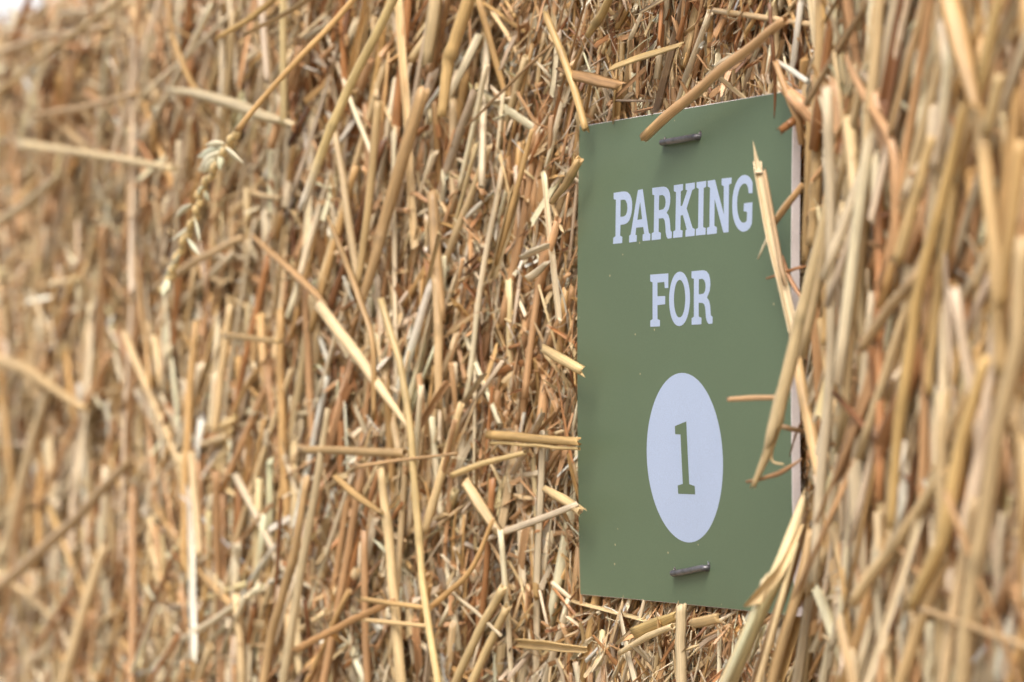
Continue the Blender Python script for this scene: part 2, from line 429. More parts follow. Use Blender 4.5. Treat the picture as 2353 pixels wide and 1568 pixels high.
def chaff_batch(n, Mr, prof, L0, sig, rlo, rhi, depth_max, bend, jag, taper=False, sd=42, weights=W_CHAFF, xr=None):
    x0 = rng.uniform(-1.08, .36, n) if xr is None else rng.uniform(*xr, n)
    z0 = rng.uniform(-.25, .232, n)
    C, ln = lines(n, Mr, lambda x: np.clip(rng.lognormal(math.log(L0), sig, n), .003, .09),
                  lambda x, z: np.radians(rng.normal(20, sd, n)), lambda x: np.radians(rng.normal(0, 24, n)),
                  lambda x: depth_max * rng.random(n) - .002, bend, x0, z0)
    r = rng.uniform(rlo, rhi, n)
    C = clear_sign(C, r)
    t = np.linspace(0, 1, Mr)[None]
    rad = r[:, None] * np.ones((1, Mr)) * (1 + rng.normal(0, .06, (n, Mr)))
    if taper: rad = rad * np.clip(np.sin(np.pi * (t * .9 + .08)), .08, 1)
    else: rad = rad * (1 - rng.uniform(0, .8, (n, 1)) * t ** 2)
    col = tones(n, weights, .14)[:, None, :] * np.ones((1, Mr, 1))
    tw = rng.normal(0, 1.2, (n, 1)) * t
    mass.sweep(C, rad, prof, col, jag=jag, twist=tw)
chaff_batch(6500, 4, prof_round(6), .018, .55, .0003, .0010, .016, .03, 1.0)
chaff_batch(20000, 5, prof_flat(.06), .022, .6, .0003, .0014, .018, .07, 1.4)
chaff_batch(13000, 5, prof_round(4), .026, .5, .00012, .00032, .014, .12, 0)
chaff_batch(2200, 5, prof_flat(.06), .008, .4, .0008, .0019, .012, .10, 0, taper=True, weights={'cream': .5, 'white': .3, 'tan': .2})
# the finely broken face round the sign
NEAR = (-.24, .10)
chaff_batch(15000, 5, prof_flat(.05), .015, .6, .0003, .0012, .013, .07, 1.6, xr=NEAR, sd=35)
chaff_batch(3000, 5, prof_split(), .016, .5, .0005, .0013, .010, .03, 2.0, xr=NEAR, sd=30)
chaff_batch(9000, 5, prof_round(4), .018, .5, .0001, .00026, .010, .14, 0, xr=NEAR)
loose = mass.build('packed_straw', STRAW, parent=bale)
loose.location = -bale.location
tag(loose, kind='stuff')

# ------------------------------------------------------------------ the sign
sign = bpy.data.objects.new('parking_sign', None); COL.objects.link(sign)
sign.location = (0, 0, 0)
tag(sign, 'green board sign reading PARKING FOR 1 stapled to the straw bale', 'sign')

def build_board():
    nu, nv = 25, 27
    bm = bmesh.new()
    e = 0.00018
    def grid(y_off, inset):
        us = np.linspace(-SIGN_W / 2 + inset, SIGN_W / 2 - inset, nu); vz = np.linspace(-SIGN_H / 2 + inset, SIGN_H / 2 - inset, nv)
        return [[bm.verts.new((u, -float(bow(u, z)) + y_off, z)) for z in vz] for u in us]
    A = grid(0, e); B = grid(e, 0); Bk = grid(SIGN_T, 0)
    def quads(G, flip, mi):
        for i in range(nu - 1):
            for j in range(nv - 1):
                q = [G[i][j], G[i + 1][j], G[i + 1][j + 1], G[i][j + 1]]
                f = bm.faces.new(q[::-1] if flip else q); f.material_index = mi; f.smooth = True
    quads(A, False, 0); quads(Bk, True, 1)
    def rim(G): return [G[i][0] for i in range(nu)] + [G[nu - 1][j] for j in range(1, nv)] + [G[i][nv - 1] for i in range(nu - 2, -1, -1)] + [G[0][j] for j in range(nv - 2, 0, -1)]
    inner = [v for v in B for v in v]
    keep = set(rim(B))
    for P, Q, mi in ((rim(A), rim(B), 1), (rim(B), rim(Bk), 1)):
        n = len(P)
        for k in range(n):
            f = bm.faces.new((P[(k + 1) % n], P[k], Q[k], Q[(k + 1) % n])); f.material_index = mi
    for v in inner:
        if v not in keep: bm.verts.remove(v)
    bmesh.ops.recalc_face_normals(bm, faces=bm.faces)
    me = bpy.data.meshes.new('panel'); bm.to_mesh(me); bm.free()
    me.materials.append(GREEN); me.materials.append(FOAM)
    return me

STAPLES = [((-.01004, .07022), (.01485, .07045)), ((-.00722, -.07070), (.01683, -.06812))]
def cut_holes(me):
    o = bpy.data.objects.new('panel', me); COL.objects.link(o)
    bm = bmesh.new()
    for a, b in STAPLES:
        for k, (x, z) in enumerate((a, b)):
            pts = []
            for q in range(14):
                an = q * 2 * math.pi / 14
                wob = 1 + .18 * math.sin(q * 2.3 + x * 900)
                pts.append((x + (-.0004 if k == 0 else .0004) + .0010 * wob * math.cos(an), z + .0007 + .0014 * wob * math.sin(an)))
            f0 = [bm.verts.new((px, -.006, pz)) for px, pz in pts]; f1 = [bm.verts.new((px, .012, pz)) for px, pz in pts]
            bm.faces.new(f0); bm.faces.new(f1[::-1])
            for q in range(14): bm.faces.new((f0[q], f1[q], f1[(q + 1) % 14], f0[(q + 1) % 14]))
    bmesh.ops.recalc_face_normals(bm, faces=bm.faces)
    cme = bpy.data.meshes.new('cutter'); bm.to_mesh(cme); bm.free(); cme.materials.append(FOAM)
    co = bpy.data.objects.new('cutter', cme); COL.objects.link(co)
    md = o.modifiers.new('holes', 'BOOLEAN'); md.object = co; md.operation = 'DIFFERENCE'; md.solver = 'EXACT'
    try: md.material_mode = 'TRANSFER'
    except Exception: pass
    dg = bpy.context.evaluated_depsgraph_get()
    nm = bpy.data.meshes.new_from_object(o.evaluated_get(dg))
    bpy.data.objects.remove(co); o.modifiers.clear(); o.data = nm; nm.name = 'panel'
    nm.set_sharp_from_angle(angle=R_(25))
    return o
panel = cut_holes(build_board())
panel.parent = sign

GLYPHS = [
    ('P', [[(-48.49,56.01),(-41.86,56.05),(-39.77,55.98),(-37.78,55.67),(-35.96,54.85),(-34.59,53.49),(-33.87,51.92),(-33.78,49.87),(-34.41,47.85),(-35.6,46.25),(-37.23,45.38),(-39.3,44.97),(-42.72,44.93),(-42.78,41.21),(-41.09,40.87),(-41.15,38.74),(-48.35,38.75),(-48.22,40.86),(-46.47,41.25),(-46.56,53.58),(-48.33,53.86)],[(-42.93,53.31),(-40.06,53.25),(-38.72,52.82),(-37.78,51.74),(-37.43,50.44),(-37.67,49.04),(-38.64,48.02),(-40.0,47.63),(-42.82,47.64)]]),
    ('A', [[(-29.53,55.91),(-25.91,55.96),(-20.66,41.08),(-19.49,40.88),(-19.61,38.71),(-25.35,38.73),(-25.3,40.92),(-24.13,41.04),(-24.96,43.31),(-30.41,43.37),(-30.87,41.04),(-29.8,40.87),(-29.92,38.71),(-35.71,38.68),(-35.66,41.01),(-34.6,41.22)],[(-27.7,51.96),(-25.87,46.02),(-29.56,45.95)]]),
    ('R', [[(-18.73,55.95),(-12.1,55.95),(-10.11,55.91),(-8.22,55.57),(-6.54,54.7),(-5.47,53.39),(-5.06,51.86),(-5.2,50.12),(-5.92,48.41),(-7.62,47.19),(-6.29,46.37),(-5.34,45.0),(-4.89,43.35),(-4.67,41.84),(-4.37,41.03),(-3.46,40.78),(-3.63,38.69),(-6.44,38.67),(-7.36,39.34),(-8.07,40.75),(-8.31,42.76),(-8.88,44.67),(-10.04,45.56),(-13.34,45.57),(-13.31,41.24),(-11.59,40.79),(-11.7,38.71),(-18.45,38.66),(-18.46,40.98),(-16.92,41.29),(-17.0,53.48),(-18.5,53.74)],[(-13.38,53.18),(-10.82,53.19),(-9.38,52.65),(-8.59,51.56),(-8.43,50.54),(-8.83,49.31),(-10.04,48.5),(-13.45,48.3)]]),
    ('K', [[(-2.68,55.93),(3.99,55.94),(4.03,53.97),(2.5,53.64),(2.55,48.83),(3.7,48.9),(7.13,53.67),(5.9,53.99),(5.86,55.93),(12.48,55.94),(12.47,53.98),(10.74,53.59),(6.94,47.83),(11.43,41.32),(13.07,40.88),(12.91,38.71),(6.36,38.71),(6.41,40.82),(7.28,41.03),(4.32,45.83),(2.66,45.77),(2.65,41.12),(4.32,40.79),(4.15,38.69),(-2.57,38.7),(-2.46,40.86),(-0.96,41.17),(-0.94,53.51),(-2.58,53.97)]]),
    ('I', [[(13.68,55.96),(20.47,55.98),(20.46,54.02),(18.81,53.74),(18.9,41.21),(20.68,40.81),(20.57,38.73),(13.78,38.75),(13.83,40.84),(15.34,41.14),(15.3,53.7),(13.77,54.16)]]),
    ('N', [[(21.55,55.94),(26.61,55.98),(33.11,44.54),(32.78,53.55),(31.24,54.0),(31.2,56.08),(37.99,56.01),(37.97,54.1),(36.32,53.83),(36.49,38.8),(33.0,38.79),(26.61,49.88),(26.73,41.21),(28.49,40.76),(28.43,38.74),(21.53,38.71),(21.59,40.84),(23.28,41.13),(23.26,53.61),(21.64,54.07)]]),
    ('G', [[(52.2,50.27),(49.67,50.37),(49.25,52.0),(48.55,53.05),(47.67,53.43),(46.49,53.58),(45.12,53.32),(43.82,52.5),(42.84,51.21),(42.23,49.63),(41.98,47.83),(42.14,45.89),(42.76,44.05),(43.73,42.56),(44.98,41.61),(46.21,41.28),(47.64,41.4),(48.69,41.83),(48.78,44.54),(46.53,44.89),(46.56,47.34),(52.29,47.44),(52.11,40.83),(50.83,39.5),(48.82,38.64),(46.58,38.43),(44.64,38.76),(42.83,39.54),(41.15,40.88),(39.81,42.75),(38.98,44.85),(38.69,47.28),(38.87,49.69),(39.61,51.95),(40.93,53.97),(42.68,55.39),(44.6,56.17),(46.64,56.33),(48.44,56.05),(50.09,55.4),(51.4,54.46),(52.14,53.51)]]),
    ('F', [[(-19.29,27.35),(-5.89,27.29),(-5.86,22.51),(-8.44,22.54),(-8.78,24.56),(-13.9,24.53),(-13.89,20.06),(-8.17,19.95),(-8.18,17.27),(-13.91,17.13),(-13.95,12.52),(-12.11,12.17),(-12.22,10.12),(-19.36,10.14),(-19.33,12.2),(-17.59,12.61),(-17.54,24.71),(-19.27,25.14)]]),
    ('O', [[(9.83,18.78),(9.74,17.4),(9.47,16.06),(9.05,14.78),(8.46,13.6),(7.73,12.54),(6.87,11.63),(5.88,10.89),(4.79,10.34),(3.6,10.0),(2.23,9.88),(0.86,9.97),(-0.33,10.28),(-1.42,10.79),(-2.39,11.5),(-3.24,12.38),(-3.96,13.43),(-4.53,14.6),(-4.94,15.88),(-5.19,17.23),(-5.27,18.62),(-5.17,20.01),(-4.91,21.37),(-4.49,22.66),(-3.9,23.85),(-3.18,24.91),(-2.32,25.82),(-1.33,26.56),(-0.24,27.09),(0.95,27.42),(2.32,27.53),(3.69,27.41),(4.88,27.09),(5.97,26.57),(6.94,25.85),(7.8,24.96),(8.51,23.92),(9.09,22.75),(9.5,21.48),(9.75,20.15)],[(6.47,18.8),(6.42,17.85),(6.28,16.92),(6.04,16.04),(5.72,15.22),(5.32,14.5),(4.85,13.87),(4.31,13.36),(3.71,12.99),(3.06,12.76),(2.31,12.68),(1.56,12.75),(0.91,12.96),(0.32,13.32),(-0.21,13.81),(-0.67,14.42),(-1.06,15.14),(-1.37,15.95),(-1.59,16.83),(-1.73,17.76),(-1.77,18.71),(-1.72,19.67),(-1.58,20.6),(-1.34,21.49),(-1.03,22.31),(-0.63,23.04),(-0.16,23.67),(0.38,24.17),(0.97,24.54),(1.62,24.76),(2.37,24.84),(3.12,24.76),(3.77,24.54),(4.36,24.18),(4.9,23.69),(5.36,23.08),(5.76,22.35),(6.07,21.55),(6.3,20.67),(6.43,19.75)]]),
    ('R', [[(10.93,27.3),(17.24,27.39),(19.5,27.36),(21.56,26.94),(23.16,25.88),(24.0,24.32),(24.2,22.7),(23.75,20.67),(21.82,18.52),(23.16,17.52),(23.98,15.97),(24.29,14.2),(24.46,12.73),(25.67,12.26),(25.57,10.12),(22.95,10.07),(21.87,10.74),(21.06,12.08),(20.82,14.0),(20.46,15.63),(19.82,16.53),(18.53,16.95),(16.01,17.02),(15.96,12.6),(17.9,12.16),(17.74,10.11),(10.91,10.09),(10.94,12.19),(12.58,12.68),(12.64,24.87),(10.94,25.13)],[(16.09,24.54),(18.61,24.66),(20.03,24.11),(20.8,22.96),(20.87,21.79),(20.48,20.62),(19.39,19.86),(16.09,19.73)]]),
]
NUMERAL = [[(-2.51,-22.58),(5.81,-21.05),(6.27,-41.33),(10.16,-41.88),(10.26,-44.55),(-1.99,-44.57),(-2.09,-41.87),(1.67,-41.32),(1.37,-25.27),(-2.51,-25.2)]]

def flat_shape(name, loops, material, lift, parent, thick=0.00002):
    """printed shape: outline with holes, lying on the bowed face"""
    cu = bpy.data.curves.new(name, 'CURVE'); cu.dimensions = '2D'; cu.fill_mode = 'BOTH'; cu.extrude = 0.0
    for lp in loops:
        sp = cu.splines.new('POLY'); sp.points.add(len(lp) - 1); sp.use_cyclic_u = True
        for p, (x, z) in zip(sp.points, lp): p.co = (x, z, 0, 1)      # millimetres here, so the fill is well conditioned
    tmp = bpy.data.objects.new(name, cu); COL.objects.link(tmp)
    dg = bpy.context.evaluated_depsgraph_get()
    me = bpy.data.meshes.new_from_object(tmp.evaluated_get(dg))
    bpy.data.objects.remove(tmp)
    bm = bmesh.new(); bm.from_mesh(me)
    bmesh.ops.subdivide_edges(bm, edges=[e for e in bm.edges if e.calc_length() > 4], cuts=2)
    bmesh.ops.triangulate(bm, faces=bm.faces)
    for v in bm.verts:
        x, z = v.co.x / 1000, v.co.y / 1000
        v.co = (x, -float(bow(x, z)) - lift, z)
    bm.normal_update()
    if bm.faces and sum(f.normal.y * f.calc_area() for f in bm.faces) > 0: bmesh.ops.reverse_faces(bm, faces=bm.faces)
    r = bmesh.ops.extrude_face_region(bm, geom=list(bm.faces))
    for v in [g for g in r['geom'] if isinstance(g, bmesh.types.BMVert)]: v.co.y -= thick
    bm.to_mesh(me); bm.free()
    for p in me.polygons: p.use_smooth = False
    me.name = name; me.materials.clear(); me.materials.append(material)
    o = bpy.data.objects.new(name, me); COL.objects.link(o); o.parent = parent
    return o
for ch, loops in GLYPHS:
    tag(flat_shape('letter', loops, WHITE, 0.00003, sign), 'white letter ' + ch)
def disc_mesh():
    cx, cz, rr = 0.00336, -0.03279, 0.02726
    bm = bmesh.new(); rings = []
    for k in range(0, 9):
        r = rr * k / 8
        if k == 0: rings.append([bm.verts.new((cx, 0, cz))]); continue
        rings.append([bm.verts.new((cx + r * math.cos(a * math.pi / 36) * 1.008, 0, cz + r * 1.008 * math.sin(a * math.pi / 36))) for a in range(72)])
    for a in range(72): bm.faces.new((rings[0][0], rings[1][a], rings[1][(a + 1) % 72]))
    for k in range(1, 8):
        for a in range(72): bm.faces.new((rings[k][a], rings[k + 1][a], rings[k + 1][(a + 1) % 72], rings[k][(a + 1) % 72]))
    for v in bm.verts: v.co.y = -float(bow(v.co.x, v.co.z)) - 0.00003
    for f in bm.faces: f.smooth = True
    me = bpy.data.meshes.new('number_disc'); bm.to_mesh(me); bm.free(); me.materials.append(WHITE)
    o = bpy.data.objects.new('number_disc', me); COL.objects.link(o); o.parent = sign
    return o
disc = disc_mesh(); tag(disc, 'white round printed disc')
num = flat_shape('numeral', NUMERAL, NUMB, 0.00006, disc); tag(num, 'green numeral 1')

# ------------------------------------------------------------------ staples
def tube_mesh(name, pts, r, mat, k=14):
    m = Mesh(); P = np.array(pts)[None]; n = P.shape[1]
    m.sweep(P, np.full((1, n), r), prof_round(k), np.ones((1, n, 3)) * .3, ref=np.array([[0.13, 0.4, 1.0]]))
    return m
def staple(a, b, out, label, dz):
    ax, az = a; bx, bz = b; r = .00108
    pts = []
    ya = -float(bow(ax, az)); yb = -float(bow(bx, bz))
    pts += [(ax, ya + .030, az), (ax, ya + .012, az), (ax, ya + .002, az), (ax, ya - r * .1, az)]
    for q in range(1, 6):
        an = q / 6 * math.pi / 2
        pts.append((ax + .0012 * (1 - math.cos(an)), ya - r * .1 - out * math.sin(an), az + .0001))
    n = 9
    for q in range(n):
        f = q / (n - 1); x = ax + .0014 + (bx - ax - .0028) * f; z = az + (bz - az) * f
        pts.append((x, ya + (yb - ya) * f - out - .00004 * math.sin(f * 9), z + .00003 * math.sin(f * 7 + dz)))
    for q in range(1, 6):
        an = math.pi / 2 - q / 6 * math.pi / 2
        pts.append((bx - .0012 * (1 - math.cos(an)), yb - r * .1 - out * math.sin(an), bz))
    pts += [(bx, yb - r * .1, bz), (bx, yb + .002, bz), (bx, yb + .012, bz), (bx, yb + .030, bz)]
    o = tube_mesh('wire_staple', pts, r, METAL).build('wire_staple', METAL, origin=pts[0])
    tag(o, label, 'staple', 'wire staples holding the sign')
staple(*STAPLES[0], .0015, 'dark grey wire staple above the word PARKING near the top edge of the sign', 0)
staple(*STAPLES[1], .0014, 'dark grey wire staple below the white number disc near the bottom edge of the sign', 2)

# small torn tongues of printed paper round the staple holes
tm = Mesh()
for (x, z, dx, dz, ln, w) in ((.0178, -.0670, .35, .9, .0014, .0004),):
    y = -float(bow(x, z)) - .0002
    t = np.linspace(0, 1, 4)
    C = np.stack([x + dx * ln * t, y - .0008 * t, z + dz * ln * t], 1)[None]
    tm.sweep(C, (w * (1 - .7 * t))[None], prof_flat(.12), np.ones((1, 4, 3)) * lin(225, 228, 222), ref=np.array([[dz, .1, -dx]]))
tm.build('torn_edge', WHITE, parent=sign)

# ------------------------------------------------------------------ single stalks traced one by one
GROUP = 'single straw stalks standing out from the bale face'
COUNT = {}
def catmull(P, m):
    P = np.asarray(P, float)
    if len(P) == 2:
        t = np.linspace(0, 1, m * 2 + 1)[:, None]; return P[0] * (1 - t) + P[1] * t
    Q = np.vstack([2 * P[0] - P[1], P, 2 * P[-1] - P[-2]]); out = []
    for i in range(1, len(Q) - 2):
        for k in range(m):
            t = k / m
            out.append(.5 * ((2 * Q[i]) + (-Q[i - 1] + Q[i + 1]) * t + (2 * Q[i - 1] - 5 * Q[i] + 4 * Q[i + 1] - Q[i + 2]) * t * t + (-Q[i - 1] + 3 * Q[i] - 3 * Q[i + 1] + Q[i + 2]) * t ** 3))
    out.append(Q[-2]); return np.array(out)

def place(cps, absolute=False):
    if absolute: P = np.array([on_plane(px, py, o / 1000) for px, py, w, o in cps])
    else:       # straight line in depth between the two ends, clear of the face all along
        o = np.array([-on_bale(px, py, c / 1000)[1] for px, py, w, c in cps])
        t = np.linspace(0, 1, len(o)); k = np.polyfit(t, o, 1); fit = np.polyval(k, t); fit += max(0, (o - fit).max()) * .7
        P = np.array([on_plane(px, py, f) for (px, py, w, c), f in zip(cps, fit)])
    W = []
    for p, (px, py, w, o) in zip(P, cps):
        depth = float((CAM_ROT @ (p - CAM_POS))[2]); W.append(w * depth / FOCAL_PX / 2)
    return P, np.array(W)

def stalk_mesh(mesh, P, W, tone, form='round', nodes=(), jag=.6, taper=(1, 1), seed=0, m=7, straight=False, twist=0.0, tip=None, ref=None):
    g = np.random.default_rng(seed + 100)
    m = 12 if len(P) == 2 else m
    PW = np.concatenate([P, W[:, None]], 1)
    if straight:
        Q = []
        for i in range(len(PW) - 1):
            for k in range(m): Q.append(PW[i] + (PW[i + 1] - PW[i]) * k / m)
        Q.append(PW[-1]); Q = np.array(Q)
    else: Q = catmull(PW, m)
    C, r = Q[:, :3], Q[:, 3].copy()
    n = len(C); t = np.linspace(0, 1, n)
    L = np.linalg.norm(C[-1] - C[0])
    wob = sum(g.normal(size=3)[None] * np.sin(t * f * math.pi + g.uniform(0, 6))[:, None] for f in (1.3, 2.7, 5.1)) * L * .0012
    C = C + wob
    gsum = np.zeros(n)
    for nd in nodes: gsum += np.exp(-((t - nd) * L / .0022) ** 2)
    r = r * (taper[0] + (taper[1] - taper[0]) * t) * (1 + g.normal(0, .008, n)) * (1 + .22 * np.clip(gsum, 0, 1))
    base = TONE[tone] if isinstance(tone, str) else np.array(tone)
    col = base[None] * (1 + .16 * np.sin(t * g.uniform(1, 4) + g.uniform(0, 6)))[:, None] * (1 - .30 * np.clip(gsum, 0, 1))[:, None]
    if tip is not None:
        k = smooth(.80, 1.0, t)[:, None]; col = col * (1 - k) + TONE[tip][None] * k
    prof = PROFILE[form]
    if ref is None and form != 'round':
        tt = C[-1] - C[0]; tt /= np.linalg.norm(tt)
        face = -fwd + g.normal(size=3) * .25
        if form == 'flat': ref = np.cross(tt, face)[None]
        else: ref = face[None] * (1 if g.random() < .6 else -1)
    mesh.sweep(C[None], r[None], prof, np.clip(col, 0, .85)[None], hollow=.72 if form == 'round' else 0, jag=jag,
               twist=(twist * t)[None] if twist else None, ref=ref, seed=seed + 500)
    return C, r

def stalk(label, cps, tone, form='round', name='straw_stalk', absolute=False, cat='straw', group=GROUP, **kw):
    P, W = place(cps, absolute)
    COUNT['n'] = COUNT.get('n', 0) + 1
    mesh = Mesh()
    stalk_mesh(mesh, P, W, tone, form, seed=COUNT['n'] * 13, **kw)
    o = mesh.build(name, STRAW, origin=P[0])
    return tag(o, label, cat, group)

def soft(c):
    return np.minimum(lin(*c) * .55 + lin(216, 194, 152) * .38, .85)
A = dict(absolute=True)
# ---- over the sign
stalk("tan straw stalk slanting over the top edge of the sign down to the top staple", [(1802, 50, 22, 8), (1700, 128, 24, 9), (1590, 219, 25, 9), (1482, 312, 24, 9)], soft((206, 150, 92)), nodes=(), tip='golden', **A)
stalk('thin brown pointed blade hanging down over the top right corner of the sign', [(1768, 10, 10, 8), (1776, 120, 11, 8), (1781, 200, 9, 6), (1779, 272, 2, 5)], 'dark brown', 'flat', 'straw_leaf', **A)
stalk('pale split stalk with a forked top standing against the letter G of PARKING', [(1745, 402, 22, 10), (1768, 520, 24, 9), (1795, 640, 25, 8), (1826, 775, 26, 7)], soft((236, 218, 184)), 'split', nodes=(), jag=3.0, **A)
stalk('thin pale sliver beside the forked split stalk near the letter G', [(1757, 396, 9, 11), (1780, 530, 12, 9), (1800, 640, 12, 8)], soft((216, 178, 140)), 'flat', 'straw_sliver', jag=2, **A)
stalk("short orange folded straw bit bridging from split stalk to the sign's right edge", [(1844, 427, 15, 5), (1810, 470, 16, 7), (1776, 518, 14, 8)], soft((204, 150, 90)), 'flat', 'straw_sliver', **A)
stalk('short pale splinter crossing behind the folded straw at the right edge of the sign', [(1815, 455, 10, 6), (1785, 500, 12, 7), (1742, 594, 5, 7)], 'cream', 'flat', 'straw_sliver', **A)
stalk('small orange brown curl at the right edge of the sign level with the word FOR', [(1845, 690, 8, 3), (1815, 640, 11, 5), (1797, 588, 6, 6)], 'orange brown', 'flat', 'straw_sliver', **A)
stalk('thin reddish straw fibre crossing the right edge of the sign beside the word FOR', [(1852, 612, 6, 2), (1815, 622, 8, 5), (1762, 640, 5, 6)], 'orange brown', 'round', 'straw_fibre', **A)
stalk("long jointed pale stalk leaning over the sign, its frayed tip beside the number disc", [(1925, 380, 26, 18), (1885, 560, 32, 19), (1845, 712, 33, 20), (1805, 880, 32, 22), (1772, 1020, 25, 23), (1733, 1112, 12, 24)], lin(238, 214, 166), nodes=(.43, .72), jag=1.5, taper=(1, .95), **A)
stalk('pale husk stub wrapped round the long jointed stalk right of the number disc', [(1790, 930, 31, 22.6), (1772, 1000, 26, 24), (1760, 1035, 12, 24)], soft((238, 216, 170)), 'split', 'straw_husk', jag=2.5, **A)
stalk('short tan stick lying level from the long jointed stalk towards the number disc', [(1798, 914, 12, 21), (1735, 915, 13, 22), (1676, 918, 12, 23)], soft((214, 160, 112)), **A)
stalk('short reddish stick right of the number disc touching the right edge of the sign', [(1848, 992, 10, 6), (1815, 985, 13, 14), (1772, 974, 11, 18)], soft((212, 164, 122)), **A)
stalk('red brown shred of leaf at the frayed tip of the long jointed stalk', [(1842, 1055, 4, 14), (1800, 1083, 12, 18), (1762, 1098, 10, 22), (1716, 1108, 8, 23)], soft((160, 96, 60)), 'flat', 'straw_shred', **A)
stalk('thin pale hook shaped fibre dangling under the long jointed stalk', [(1778, 1015, 6, 22), (1774, 1058, 6, 22), (1800, 1068, 4, 20)], 'pale yellow', 'round', 'straw_fibre', **A)
stalk('thin dark red fibre curling down the right edge of the sign beside the number disc', [(1850, 955, 6, 6), (1828, 1000, 5, 7), (1815, 1048, 3, 6)], 'dark brown', 'round', 'straw_fibre', **A)
stalk('thick stalk with a frayed split top crossing the lower right corner of the sign', [(1836, 1180, 24, 12), (1795, 1300, 36, 20), (1735, 1430, 38, 24), (1664, 1590, 42, 26)], lin(236, 210, 164), nodes=(), jag=3.0, **A)
stalk("brown shaded stalk along the right side of the thick frayed stalk", [(1852, 1180, 16, 6), (1825, 1290, 20, 12), (1775, 1440, 22, 16), (1730, 1590, 22, 18)], soft((170, 120, 76)), **A)
stalk("tan split strip peeling from the thick frayed stalk over the sign's corner", [(1765, 1345, 30, 27), (1800, 1300, 22, 24), (1838, 1215, 12, 16)], soft((236, 208, 158)), 'split', 'straw_strip', jag=2.5, **A)
stalk('second pale stalk beside the thick frayed stalk reaching the bottom edge of the photo', [(1862, 1220, 18, 14), (1838, 1340, 24, 18), (1800, 1470, 26, 21), (1765, 1600, 27, 22)], soft((216, 176, 122)), **A)
stalk('long pale stalk with a joint passing down the lower right edge of the sign', [(1826, 790, 24, 9), (1850, 930, 28, 12), (1884, 1085, 31, 15), (1907, 1187, 33, 17), (1930, 1380, 38, 19), (1957, 1600, 42, 20)], soft((226, 186, 128)), nodes=(.5,), jag=1.2, **A)
stalk('pale sheath hanging open beside the jointed stalk low on the right of the sign', [(1915, 1200, 34, 19), (1940, 1300, 32, 21), (1950, 1372, 18, 22)], soft((232, 200, 146)), 'split', 'straw_husk', jag=2, **A)
stalk('straight pale stalk with two joints crossing right of the sign from middle to lower part', [(1886, 740, 20, 18), (1910, 880, 24, 20), (1945, 1020, 26, 22), (1981, 1145, 28, 24), (2037, 1268, 30, 25), (2095, 1430, 30, 25)], soft((226, 188, 126)), nodes=(.2, .62), **A)
stalk('frayed strip of split straw lying along the left side of the thick frayed stalk', [(1754, 1338, 14, 27), (1728, 1430, 16, 28), (1690, 1520, 18, 28), (1655, 1600, 18, 28)], lin(238, 220, 182), 'split', 'straw_strip', jag=3, **A)
stalk('thin pale straw squeezed between the thick frayed stalk and its neighbour', [(1830, 1250, 10, 20), (1790, 1400, 14, 24), (1735, 1600, 16, 26)], lin(232, 206, 160), **A)
stalk('tan straw bending down over the top right corner of the sign', [(1783, 145, 14, 9), (1805, 205, 17, 8), (1832, 272, 19, 6), (1842, 330, 15, 3)], lin(214, 172, 122), **A)
stalk('frayed pale tuft of straw covering the top right corner of the sign', [(1812, 212, 26, 6), (1835, 235, 40, 7), (1858, 262, 34, 5)], lin(222, 176, 132), 'split', 'straw_tuft', jag=3, **A)
stalk('short brown stub poking out under the tuft at the top right corner of the sign', [(1840, 262, 16, 3), (1818, 282, 19, 8), (1798, 297, 17, 10)], lin(160, 112, 70), **A)
stalk('thin white straw slanting above the top right corner of the sign', [(1785, 142, 11, 6), (1820, 163, 13, 5), (1856, 188, 12, 4)], 'white', **A)
